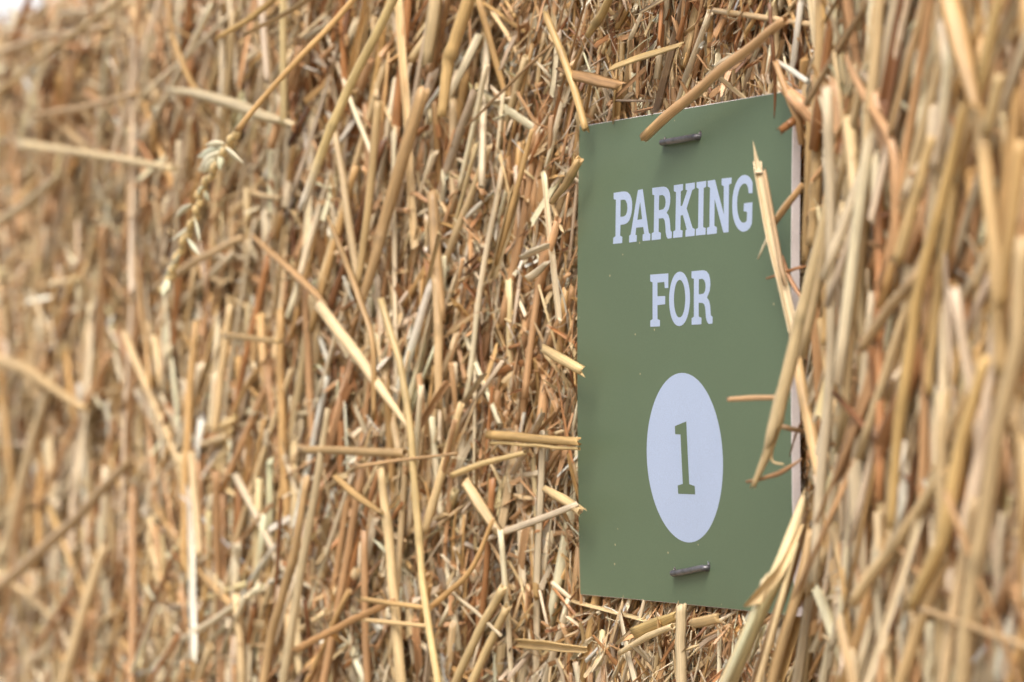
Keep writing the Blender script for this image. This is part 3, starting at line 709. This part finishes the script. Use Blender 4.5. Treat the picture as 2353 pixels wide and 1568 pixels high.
# ---- right of the sign
rs = [
 ('blurred thick pale stalk slanting up to the right in the lower right quarter', [(2172, 1085, 36), (2070, 1235, 38), (1960, 1382, 36)], (230, 198, 146), 'round', 26, (.55,)),
 ('long golden stalk running down through the middle of the right side of the photo', [(2222, 240, 30), (2160, 480, 34), (2102, 700, 34), (2066, 980, 34), (2042, 1210, 24)], (226, 184, 104), 'round', 30, (.3, .7)),
 ('broad blurred pale stalk near the right edge running to the bottom of the photo', [(2352, 560, 44), (2332, 800, 46), (2284, 1040, 48), (2242, 1300, 48), (2205, 1600, 50)], (226, 196, 148), 'round', 32, (.75,)),
 ('blurred olive tan stalk curving down at the right from the top edge', [(2240, 215, 42), (2270, 420, 44), (2292, 640, 46), (2300, 860, 44)], (196, 158, 98), 'round', 30, (.2,)),
 ('broad blurred golden leaf hanging from the top edge near the upper right corner', [(2175, -30, 66), (2205, 90, 72), (2240, 235, 40)], (190, 138, 60), 'flat', 36, ()),
 ('blurred pale yellow stalk leaning right from the golden leaf at the top right', [(2300, -20, 34), (2268, 120, 36), (2240, 260, 34)], (224, 188, 116), 'round', 30, ()),
 ('short thick cream stalk near the upper right edge with a broken pale top', [(2296, 180, 36), (2283, 245, 36), (2265, 305, 32)], (232, 200, 140), 'round', 30, (.9,)),
 ('cream jointed stalk leaning right in the middle of the right hand straws', [(2140, 318, 28), (2105, 455, 34), (2064, 598, 32)], (228, 194, 132), 'round', 28, (.42,)),
 ('silvery white stalk hanging upright right of the sign near the top', [(2168, 60, 34), (2180, 170, 34), (2164, 260, 32), (2146, 382, 30)], (222, 206, 186), 'round', 26, (.5,)),
 ('broad orange brown leaf drooping right of the sign in the upper part', [(1944, 128, 14), (1990, 225, 28), (2044, 320, 30), (2058, 450, 34), (2055, 602, 20)], (190, 128, 76), 'flat', 24, ()),
 ('dark tan twig slanting across the upper right straws towards the sign corner', [(1992, 8, 20), (1925, 118, 20), (1853, 238, 18)], (150, 108, 66), 'round', 20, ()),
 ('thin tan stalk slanting down from the top edge right of the orange leaf', [(2132, -30, 18), (2085, 150, 19), (2046, 305, 19)], (200, 156, 104), 'round', 24, ()),
 ('greyish tan jointed stalk from the top edge bending towards the orange leaf', [(1995, -20, 32), (2010, 100, 34), (2030, 190, 30), (2052, 282, 28)], (208, 184, 142), 'round', 18, (.4,)),
 ('olive shaded stalk standing directly along the right edge of the sign', [(1862, 250, 22), (1858, 420, 26), (1850, 600, 22)], (166, 124, 62), 'round', 5, ()),
 ('straight upright stalk from the top edge close to the top right corner of the sign', [(1884, -20, 30), (1880, 230, 32), (1874, 420, 34), (1866, 560, 32)], (206, 168, 112), 'round', 9, (.7,)),
 ('upright stalk with a dark joint right of the straight stalk beside the sign', [(1930, -20, 28), (1936, 190, 30), (1938, 330, 32), (1934, 500, 30)], (188, 146, 92), 'round', 8, (.35,)),
 ('pale greyish upright stalk between the dark jointed stalk and the orange leaf', [(1962, 60, 24), (1968, 230, 26), (1976, 380, 26), (1984, 500, 22)], (206, 186, 154), 'round', 10, ()),
 ('thick tan yellow stalk with a frayed lower end right of the word FOR', [(2030, 260, 34), (2006, 400, 38), (1980, 550, 42), (1966, 720, 34)], (212, 170, 104), 'round', 20, (.5,)),
 ('golden stalk with a pointed top standing right of the word FOR', [(1914, 415, 8), (1908, 520, 28), (1904, 650, 30), (1898, 790, 30)], (222, 178, 108), 'round', 17, ()),
 ('thick tan jointed stalk slanting up to the right in the middle of the right side', [(2118, 625, 34), (2050, 700, 34), (1983, 796, 32)], (218, 178, 128), 'round', 26, (.2,)),
 ('golden stalk with a leaf scar running down towards the lower right corner', [(2262, 830, 34), (2208, 1020, 40), (2165, 1250, 42), (2095, 1390, 34)], (226, 186, 110), 'round', 32, (.6,)),
 ('upright pale stalk near the right edge reaching the bottom of the photo', [(2240, 1150, 32), (2205, 1330, 34), (2165, 1600, 34)], (222, 192, 150), 'round', 30, ()),
 ('blurred golden stalk at the right edge in the middle of the photo', [(2345, 330, 34), (2325, 520, 36), (2300, 700, 34)], (214, 168, 94), 'round', 33, ()),
 ('pale golden upright stalk right of the long golden stalk', [(2205, 320, 28), (2178, 520, 32), (2150, 720, 30), (2135, 900, 26)], (224, 186, 116), 'round', 22, (.5,)),
 ('brown thin leaf strip lying across the lower right straws', [(2060, 1250, 16), (2120, 1330, 26), (2200, 1380, 18)], (168, 112, 62), 'flat', 26, ()),
 ('dark gold strip along the right edge in the lower part', [(2330, 950, 16), (2345, 1150, 18), (2350, 1400, 16)], (176, 128, 60), 'flat', 34, ()),
 ('level thin tan straw crossing the lower right straws near the bottom', [(2120, 1400, 20), (2230, 1440, 20), (2370, 1490, 20)], (216, 176, 128), 'round', 33, ()),
 ("broad pale upright stalk leaving the bottom edge right of the thick frayed stalk", [(2012, 1180, 26), (2005, 1380, 30), (2012, 1600, 32)], (214, 176, 124), 'round', 16, (.3,)),
 ('thick cream stalk slanting to the bottom edge in the lower right', [(2170, 1290, 34), (2110, 1440, 38), (2060, 1600, 40)], (226, 188, 132), 'round', 29, ()),
]
for lb, pts, c, form, out, nd in rs:
    stalk(lb, [(x, y, w * .80, out + (0 if out < 11 else 4 if out < 21 else 12)) for x, y, w in pts], soft(c), form, 'straw_leaf' if form == 'flat' else 'straw_stalk', absolute=True, nodes=nd, straight=form == 'round' and 'curving' not in lb)
# ---- left of the sign: (label, [(x, y, width)], colour, form, height above the face in mm, nodes)
ls = [
 ("long jointed stalk with a white cut tip hanging below the wheat ear stem", [(915, -25, 24), (860, 90, 24), (800, 205, 24), (757, 300, 24), (694, 478, 22)], (250, 222, 150), 'round', 38, (.72,), 'white'),
 ('golden double stalk lying across the top edge left of the middle', [(660, -35, 22), (580, 35, 24), (496, 86, 18)], (206, 164, 84), 'split', 40, (), None),
 ('pale brown flat straw lying just below the golden double stalk near the top', [(735, -20, 18), (660, 30, 20), (568, 78, 16)], (208, 172, 128), 'flat', 36, (), None),
 ('blurred broad cream stalk lying nearly level behind the wheat ear stem', [(395, 204, 16), (480, 225, 28), (580, 258, 30), (672, 286, 14)], (232, 216, 176), 'split', 10, (), None),
 ('blurred pale stalk lying nearly level in the upper left with a frayed left end', [(55, 332, 30), (150, 345, 20), (280, 368, 20), (395, 390, 18)], (226, 202, 152), 'round', 12, (), None),
 ('long blurred golden stalk slanting from the left edge up to the top edge', [(-20, 225, 16), (110, 120, 16), (300, -15, 16)], (222, 182, 110), 'round', 22, (), None),
 ('straight pale upright stalk behind the wheat ear stem near the top', [(650, -20, 18), (651, 120, 20), (652, 285, 18)], (224, 202, 144), 'round', 9, (), None),
 ('thick pale blurred stalk slanting from the left edge at mid height', [(-20, 822, 40), (60, 850, 36), (120, 892, 24), (195, 942, 18)], (226, 190, 134), 'round', 14, (), None),
 ('long blurred tan stalk slanting from the lower left edge up to the right', [(-20, 1365, 28), (130, 1235, 28), (220, 1145, 26), (300, 1055, 22)], (214, 174, 128), 'round', 16, (), None),
 ('blurred pale stalk rising from the bottom edge in the left part', [(135, 1600, 28), (185, 1425, 27), (240, 1255, 24)], (226, 198, 154), 'round', 12, (), None),
 ('blurred greyish stalk standing near the left edge in the lower part', [(8, 1285, 26), (45, 1120, 24), (78, 1000, 22), (122, 862, 18)], (214, 192, 156), 'round', 10, (), None),
 ('brown leaf strip slanting down to the right below the wheat ear', [(578, 540, 12), (640, 596, 20), (700, 650, 20), (748, 700, 14)], (172, 118, 58), 'flat', 12, (), None),
 ('thin brown pointed straw hanging left of the big pale slanting stalk', [(752, 497, 8), (790, 590, 17), (828, 690, 17), (856, 790, 15), (858, 960, 12)], (178, 132, 72), 'flat', 16, (), None),
 ('big pale stalk slanting down to the right ending in a point midway to the sign', [(738, 706, 30), (800, 790, 30), (870, 885, 26), (943, 990, 10)], (234, 210, 168), 'round', 15, (), None),
 ('long yellow stalk running down from mid height to the bottom edge left of the sign', [(878, 690, 18), (918, 830, 17), (945, 1010, 18), (957, 1160, 19), (972, 1340, 18), (1010, 1600, 20)], (226, 198, 134), 'round', 18, (.30, .68), None),
 ('olive tan stick lying level left of the sign below the middle', [(693, 1034, 20), (800, 1036, 22), (930, 1042, 22)], (186, 146, 90), 'round', 13, (), None),
 ('thin brown straw lying nearly level across the long yellow stalk', [(818, 1072, 11), (920, 1058, 8), (1050, 1042, 7)], (176, 128, 80), 'round', 20, (), None),
 ('short dark golden leaf bit slanting down right under the level olive stick', [(773, 1098, 16), (820, 1140, 20), (876, 1178, 12)], (172, 126, 46), 'flat', 14, (), None),
 ('orange straw slanting up to the right at the bottom left of the long yellow stalk', [(682, 1492, 18), (760, 1452, 18), (840, 1412, 18), (905, 1382, 14)], (208, 142, 74), 'flat', 16, (), None),
 ('thin golden straw lying level just above the orange slanting straw', [(832, 1377, 13), (910, 1388, 13), (988, 1398, 12)], (210, 164, 92), 'round', 16, (), None),
 ('thin pale tan straw lying level just below the orange slanting straw', [(832, 1424, 11), (910, 1432, 12), (990, 1440, 11)], (222, 186, 128), 'round', 16, (), None),
 ('curved golden straw bending up from the joint of the long yellow stalk', [(972, 1408, 16), (1030, 1362, 15), (1085, 1305, 14), (1132, 1195, 11)], (206, 152, 78), 'round', 14, (), None),
 ('golden bundle of split stalk sticking out level at the left edge of the sign', [(1128, 1000, 24), (1220, 1006, 24), (1330, 1016, 22)], (216, 172, 96), 'split', 9, (), None),
 ('pale thin straw lying under the golden split stalk at the left edge of the sign', [(1128, 1018, 9), (1230, 1024, 10), (1330, 1032, 9)], (230, 198, 130), 'round', 9, (), None),
 ('pale yellow straw slanting up right below the golden split stalk', [(1040, 1092, 16), (1110, 1066, 16), (1205, 1040, 12)], (224, 194, 132), 'round', 10, (), None),
 ('silvery white flat straw slanting to the left edge of the sign in the lower part', [(1114, 1240, 12), (1200, 1208, 18), (1325, 1160, 16)], (226, 212, 192), 'flat', 10, (), None),
 ('thin pale grey straw slanting down right near the bottom left of the sign', [(1034, 1358, 10), (1095, 1408, 10), (1152, 1462, 9)], (220, 206, 180), 'round', 12, (), None),
 ('pale jointed stalk leaning right between the long yellow stalk and the sign', [(974, 1222, 22), (1000, 1140, 22), (1026, 1048, 20), (1060, 930, 18)], (230, 200, 146), 'round', 11, (.8,), None),
 ('broad cream stalk standing upright left of the long yellow stalk down to the bottom edge', [(876, 1080, 20), (893, 1250, 25), (908, 1400, 26), (926, 1600, 28)], (232, 204, 152), 'round', 12, (.25,), None),
 ('long whitish stalk running down to the bottom edge in the lower left middle', [(752, 945, 14), (732, 1080, 20), (696, 1290, 22), (646, 1600, 24)], (232, 212, 172), 'round', 12, (), None),
 ('second long tan stalk beside the long whitish stalk in the lower left middle', [(706, 1100, 18), (672, 1290, 22), (625, 1450, 24), (598, 1600, 24)], (222, 178, 122), 'round', 11, (.4,), None),
 ('pale stalk leaning right at the bottom edge midway to the sign', [(1156, 1352, 20), (1100, 1450, 22), (1035, 1595, 22)], (230, 202, 146), 'round', 12, (.1,), None),
 ('second pale stalk leaning right at the bottom edge nearer to the sign', [(1165, 1398, 20), (1120, 1490, 22), (1072, 1600, 22)], (226, 196, 138), 'round', 11, (), None),
 ('upright tan stalk with a joint high left of the golden split stalk', [(1000, 640, 20), (1006, 740, 22), (1008, 830, 22), (1008, 935, 20)], (210, 172, 122), 'round', 9, (.4,), None),
 ('thick shaded tan stalk with a big joint leaning right in the upper middle', [(972, 210, 34), (930, 350, 33), (884, 508, 32), (862, 590, 27), (828, 705, 22)], (196, 152, 100), 'round', 12, (.62,), None),
 ('broad cream stalk hanging from the top edge in the upper middle', [(1005, -25, 34), (995, 50, 36), (983, 130, 28)], (228, 204, 158), 'split', 13, (), None),
 ('golden tan bent stalk hanging from the top edge with a broken joint', [(1085, -25, 34), (1058, 60, 34), (1030, 140, 32), (1015, 265, 24)], (206, 166, 96), 'round', 13, (.6,), None),
 ('slender yellow stalk standing upright right of the long white tipped stalk', [(868, 235, 20), (858, 360, 20), (845, 490, 20), (822, 650, 18)], (214, 178, 118), 'round', 15, (), None),
 ('slender pale stalk crossing low behind the slender yellow stalk', [(768, 300, 16), (788, 410, 19), (804, 520, 20), (824, 660, 18)], (220, 192, 146), 'round', 10, (), None),
 ('upright tan stalk in the middle of the photo with a dark joint', [(993, 448, 26), (1000, 560, 28), (1012, 735, 28)], (198, 156, 108), 'round', 8, (.3,), None),
 ('broad pale split stalk leaning right close to the upper left edge of the sign', [(1182, 452, 28), (1160, 540, 28), (1134, 632, 18)], (224, 198, 152), 'split', 10, (), None),
 ('golden jointed stalk slanting down to the top left corner of the sign', [(1256, 40, 18), (1290, 120, 19), (1318, 200, 20), (1345, 295, 18)], (204, 164, 92), 'round', 10, (.35,), None),
 ('orange brown pointed leaf lying level above the sign', [(1282, 158, 8), (1320, 172, 26), (1370, 184, 32), (1420, 196, 26)], (186, 126, 62), 'flat', 12, (), None),
 ('flat yellow split straw lying above the middle of the sign', [(1408, 154, 28), (1480, 128, 32), (1562, 104, 22)], (216, 182, 112), 'flat', 10, (), None),
 ('yellow jointed stalk hanging from the top edge above the sign', [(1412, -25, 20), (1385, 30, 22), (1352, 80, 18)], (216, 180, 106), 'round', 9, (.7,), None),
 ('thin brown twig slanting up to the right in the upper middle', [(1070, 292, 6), (1160, 205, 8), (1268, 102, 7)], (160, 110, 66), 'round', 10, (), None),
 ('thin golden stalk leaning right at the upper left of the sign', [(1222, 300, 10), (1200, 390, 14), (1175, 480, 16), (1140, 605, 18)], (206, 160, 90), 'round', 9, (), None),
 ("white paper thin chip near the sign's left edge level with PARKING", [(1202, 592, 20), (1225, 580, 22), (1256, 566, 20)], (240, 228, 204), 'flat', 8, (), None),
 ('white broken chip below the other white chip left of the sign', [(1212, 640, 18), (1232, 628, 20), (1252, 608, 14)], (236, 222, 196), 'flat', 8, (), None),
 ('jointed golden stalk leaning on the left edge of the sign near its top', [(1330, 370, 22), (1300, 425, 20), (1268, 465, 14)], (208, 168, 104), 'round', 8, (.3,), None),
 ("pale stub of straw at the sign's left edge level with the word FOR", [(1255, 805, 24), (1290, 825, 28), (1335, 850, 26)], (230, 200, 140), 'split', 9, (), None),
 ('pale split stub pointing left at the left edge of the sign beside the number disc', [(1255, 1125, 18), (1290, 1145, 26), (1335, 1175, 26)], (228, 196, 140), 'split', 8, (), None),
 ('broad torn pale chip standing upright left of the sign below the middle', [(1072, 1110, 30), (1100, 1155, 34), (1140, 1215, 26)], (220, 188, 138), 'flat', 11, (), None),
 ('thin brown blade slanting down at the lower left of the sign', [(1120, 1235, 7), (1155, 1300, 12), (1172, 1375, 9)], (160, 114, 66), 'flat', 9, (), None),
 ('frayed yellow stub lying level below the left corner of the sign', [(1192, 1478, 24), (1250, 1484, 26), (1340, 1494, 18)], (218, 180, 112), 'split', 9, (), None),
 ('broad golden chip below the bottom edge of the sign', [(1462, 1455, 34), (1510, 1436, 38), (1545, 1420, 24)], (224, 188, 104), 'flat', 5, (), None),
 ('pale upright stalk below the bottom staple leaving the bottom edge', [(1566, 1395, 26), (1564, 1480, 28), (1568, 1600, 28)], (230, 210, 172), 'round', 5, (), None),
 ('pale slanting straw below the bottom edge of the sign left of the upright stalk', [(1545, 1440, 16), (1490, 1462, 18), (1425, 1500, 14)], (236, 212, 164), 'round', 6, (), None),
 ('small square tan chip below the bottom edge of the sign right of the upright stalk', [(1592, 1434, 26), (1620, 1428, 28), (1646, 1422, 26)], (214, 176, 116), 'flat', 6, (), None),
 ('pale broken straw slanting at the left edge high in the upper left', [(-20, 520, 24), (60, 470, 22), (140, 400, 18)], (224, 200, 158), 'round', 12, (), None),
 ('tan straw lying nearly level in the blurred upper left', [(60, 270, 14), (180, 248, 16), (320, 212, 12)], (206, 164, 112), 'round', 12, (), None),
 ('orange tan stalk lying level near the bale top at the upper left', [(-20, 130, 18), (100, 84, 18), (260, 62, 16)], (216, 176, 122), 'round', 12, (), None),
 ('dark golden leaf standing upright behind the broad cream stalk', [(398, 85, 12), (430, 170, 18), (480, 250, 16), (540, 330, 10)], (180, 132, 54), 'flat', 8, (), None),
 ('blurred tan stalk slanting up right beneath the wheat ear tip', [(352, 665, 18), (450, 600, 22), (560, 545, 16)], (214, 176, 128), 'round', 10, (), None),
 ('slender pale stalk standing in the lower left middle with a dark top', [(528, 705, 16), (505, 880, 20), (492, 990, 20)], (224, 194, 146), 'round', 11, (), None),
 ('short golden stick lying level in the lower left middle', [(520, 772, 16), (580, 778, 16), (645, 785, 14)], (190, 148, 76), 'round', 14, (), None),
]
for lb, pts, c, form, out, nd, tip in ls:
    stalk(lb, [(x, y, w * .92, out) for x, y, w in pts], soft(c), form, 'straw_leaf' if (form == 'flat' and ('leaf' in lb or 'blade' in lb)) else 'straw_chip' if 'chip' in lb else 'straw_stalk', nodes=nd, tip=tip, straight=form == 'round' and 'curved' not in lb and 'thick shaded' not in lb, jag=.6 if form == 'round' else 1.4)

# ---- the wheat ear hanging in front of the face
def wheat_ear(label, cps, zig, glume_rows, tone, out_mm, seed, tone_g=lin(248, 234, 200), fat=1.6):
    gg = np.random.default_rng(seed)
    P, W = place([(x, y, w, o) for (x, y, w), o in zip(cps, np.linspace(out_mm[0], out_mm[1], len(cps)))], True)
    root = bpy.data.objects.new('wheat_ear', None); COL.objects.link(root); root.location = P[0]
    tag(root, label, 'wheat ear')
    m = Mesh(); stalk_mesh(m, P, W, tone, 'round', seed=seed, m=8)
    o = m.build('stem', STRAW, parent=root, origin=P[0]); o.location = (0, 0, 0)
    # rachis: short swollen joints, each set off to the other side
    Z = np.array([on_plane(x, y, -P[-1][1]) for x, y in zig])
    C = catmull(Z, 30); n = len(C)
    t = np.arange(n) / n * (len(zig) - 1) * 3
    side = np.cross(np.gradient(C, axis=0), fwd); side /= np.linalg.norm(side, axis=1, keepdims=True)
    C = C + side * np.sin(t * math.pi)[:, None] * .0005
    r = .0012 + .0004 * np.abs(np.sin(t * math.pi)) ** .7 * (1 - .25 * np.linspace(0, 1, n))
    col = lin(238, 210, 152)[None] * (1 - .42 * (np.abs(np.sin(t * math.pi)) < .25))[:, None]
    mm = Mesh(); mm.sweep(C[None], r[None], prof_round(10), col[None], seed=seed)
    o = mm.build('rachis', STRAW, parent=root, origin=P[0]); o.location = (0, 0, 0)
    for (x, y, dx, dy, w) in glume_rows:
        a = on_plane(x, y, -P[-1][1] + .001); b = on_plane(x + dx * 1.15, y + dy * 1.15, -P[-1][1] + gg.uniform(-.002, .004))
        tt = np.linspace(0, 1, 9)
        mid = (a + b) / 2 + gg.normal(size=3) * .0006
        Cg = (1 - tt)[:, None] ** 2 * a + 2 * ((1 - tt) * tt)[:, None] * mid + (tt ** 2)[:, None] * b
        px2m = float((CAM_ROT @ (a - CAM_POS))[2]) / FOCAL_PX
        rg = w * fat * px2m / 2 * np.clip(np.sin(np.pi * (tt * .88 + .10)), .05, 1) ** 1.3
        mg = Mesh(); fd = np.cross(b - a, -fwd + gg.normal(size=3) * .35)
        pf = np.array([[1, .25], [.5, -.12], [-.5, -.12], [-1, .25], [-.5, .14], [.5, .14]])
        mg.sweep(Cg[None], rg[None], pf, np.repeat((np.minimum(tone_g * gg.uniform(.94, 1.08), .85))[None, None], 9, 1), ref=fd[None], seed=seed)
        o = mg.build('glume', STRAW, parent=root, origin=P[0]); o.location = (0, 0, 0)
    return root
wheat_ear("bare threshed wheat ear hanging on its long golden stem in the upper left",
          [(845, -40, 15), (770, 48, 14), (700, 120, 14), (620, 208, 13), (545, 300, 13)],
          [(545, 300), (520, 345), (490, 395), (462, 440), (452, 490), (428, 545), (405, 600), (392, 638), (372, 672)],
          [(516, 330, -40, 4, 11), (512, 340, -52, 18, 17), (505, 350, -42, 42, 20), (518, 342, 38, 30, 18), (508, 352, -2, 36, 15), (494, 366, -24, 30, 15), (486, 380, -28, 8, 12),
           (466, 428, -12, 20, 11), (470, 440, 10, 22, 8), (438, 515, -42, 34, 10), (446, 500, 12, 50, 10), (440, 470, -34, 30, 10), (430, 548, 26, 34, 9), (412, 585, -32, 52, 11), (398, 612, -18, 38, 10), (386, 640, -12, 36, 17)],
          'golden', (52, 84), 5)
wheat_ear("blurred pale wheat ear with plump grains hanging in the lower left middle",
          [(590, 850, 12), (560, 900, 12), (540, 950, 12)],
          [(540, 950), (525, 1000), (515, 1050), (505, 1100), (490, 1150), (478, 1215)],
          [(538, 965, -34, 18, 22), (535, 985, -36, 26, 24), (530, 1005, -36, 24, 26), (528, 1030, -34, 26, 28), (524, 1060, -42, 20, 26), (520, 1085, -50, 22, 28), (515, 1100, -44, 40, 24), (515, 1090, 34, 8, 20),
           (512, 1110, 30, 30, 18), (498, 1140, -24, 40, 20), (505, 1150, 14, 36, 16), (490, 1165, -18, 44, 18), (484, 1190, -12, 44, 14)],
          'golden', (40, 40), 9, lin(226, 200, 150), 1.0)


# ------------------------------------------------------------------ further single stalks, the outermost layer
used = set()
def place_words(px, py):
    if px > 1840:
        v = 'upper' if py < 500 else 'middle' if py < 1050 else 'lower'
        h = 'close right of the sign' if px < 2000 else 'between sign and right edge' if px < 2180 else 'at the photo\'s right edge'
        return h + ', ' + v + ' part'
    if 1300 < px and py < 330: return 'above the sign'
    if 1300 < px and py > 1360: return 'below the sign'
    v = 'top' if py < 260 else 'upper' if py < 560 else 'middle' if py < 950 else 'lower' if py < 1270 else 'bottom'
    h = 'against the sign\'s left edge' if px > 1180 else 'left of the sign' if px > 930 else 'between wheat ear and sign' if px > 620 else 'around the wheat ear line' if px > 360 else 'in the blurred left part' if px > 150 else 'at the photo\'s left edge'
    return h + ', ' + v + ' row'

N_INDIV = 300 - COUNT.get('n', 0)
g = np.random.default_rng(21)
tries = 0; made = 0
taken = []
while made < N_INDIV and tries < 6000:
    tries += 1
    px, py = g.uniform(-20, 2370), g.uniform(-20, 1590)
    if 1290 < px < 1850 and 230 < py < 1420: continue
    if any((px - a) ** 2 + ((py - b) * .55) ** 2 < 42 ** 2 for a, b in taken): continue
    rt = px > 1830; lf = smooth(800, 100, px)
    ln = (g.uniform(.06, .16) if rt else g.uniform(.035, .10) + .04 * lf * g.random())
    r = g.uniform(.0008, .0017) * (1.12 if rt else 1)
    form = g.choice(['round', 'split', 'flat'], p=[.5, .28, .22])
    mean, sd = (12, 13) if rt else (18 + 12 * lf, 22 + 16 * lf)
    th = R_(g.normal(mean, sd)) if g.random() > .12 else R_(g.uniform(-85, 85))
    ph = R_(g.normal(2, 5))
    out = g.uniform(0.0, .006) + (.004 * lf)
    c = on_bale(px, py, out)
    if rt and c[0] < .079: continue
    if c[2] > .195: th = R_(g.normal(80, 15))
    d = np.array([math.sin(th) * math.cos(ph), math.sin(ph), math.cos(th) * math.cos(ph)])
    bv = g.normal(size=3); bv -= bv @ d * d; bv *= ln * abs(g.normal()) * .012 / np.linalg.norm(bv)
    P = np.array([c - d * ln / 2 + bv, c, c + d * ln / 2 + bv])
    W = np.full(3, r) * (1 + g.normal(0, .05, 3))
    Q = clear_sign(P[None].copy(), np.array([r]))[0]
    Qd = clear_sign(catmull(P, 8)[None].copy(), np.array([r]))[0]; sh = Qd[0, 1] - catmull(P, 8)[0, 1]
    if sh > .004: continue
    P[:, 1] += sh
    im, _ = project(catmull(P, 8))
    if px > 1350 and py < 330 and px < 1860 and abs(im[-1, 0] - im[0, 0]) > .5 * abs(im[-1, 1] - im[0, 1]): continue
    hid = (im[:, 0] > 1322) & (im[:, 0] < 1838) & (im[:, 1] > 205) & (im[:, 1] < 1420) & (-catmull(P, 8)[:, 1] > -.003)
    if hid.any(): continue
    a = math.degrees(math.atan2(im[-1, 0] - im[0, 0], -(im[-1, 1] - im[0, 1])))
    if a > 90: a -= 180
    if a < -90: a += 180
    lw = 'upright' if abs(a) < 7 else ('lying nearly level' if abs(a) > 62 else ('steeply ' if abs(a) < 28 else 'far ') + ('right-leaning' if a > 0 else 'left-leaning'))
    fw = {'round': 'round', 'split': 'split open', 'flat': 'flat ribbon-like'}[form]
    pl = place_words(*im[len(im) // 2])
    tn = None
    for k in g.choice(len(TONE_NAMES), len(TONE_NAMES), replace=False, p=[.24, .22, .10, .24, .06, .02, .10, .02]):
        nm = TONE_NAMES[k]
        if (nm, lw, fw, pl) not in used: tn = nm; break
    if tn is None: continue
    used.add((tn, lw, fw, pl)); taken.append((px, py))
    mesh = Mesh()
    nodes = (g.uniform(.15, .85),) if form == 'round' and g.random() < .6 else ()
    stalk_mesh(mesh, P, W, tn, form, nodes=nodes, jag=.5 if form == 'round' else 1.5, seed=int(g.integers(1e6)), m=6, twist=g.normal(0, .6) if form == 'flat' else 0)
    o = mesh.build('straw_stalk', STRAW, origin=P[0])
    tag(o, '%s %s straw %s, %s' % (tn, fw, lw, pl), 'straw', GROUP)
    made += 1
print('individual stalks', COUNT.get('n', 0) + made, 'tries', tries)
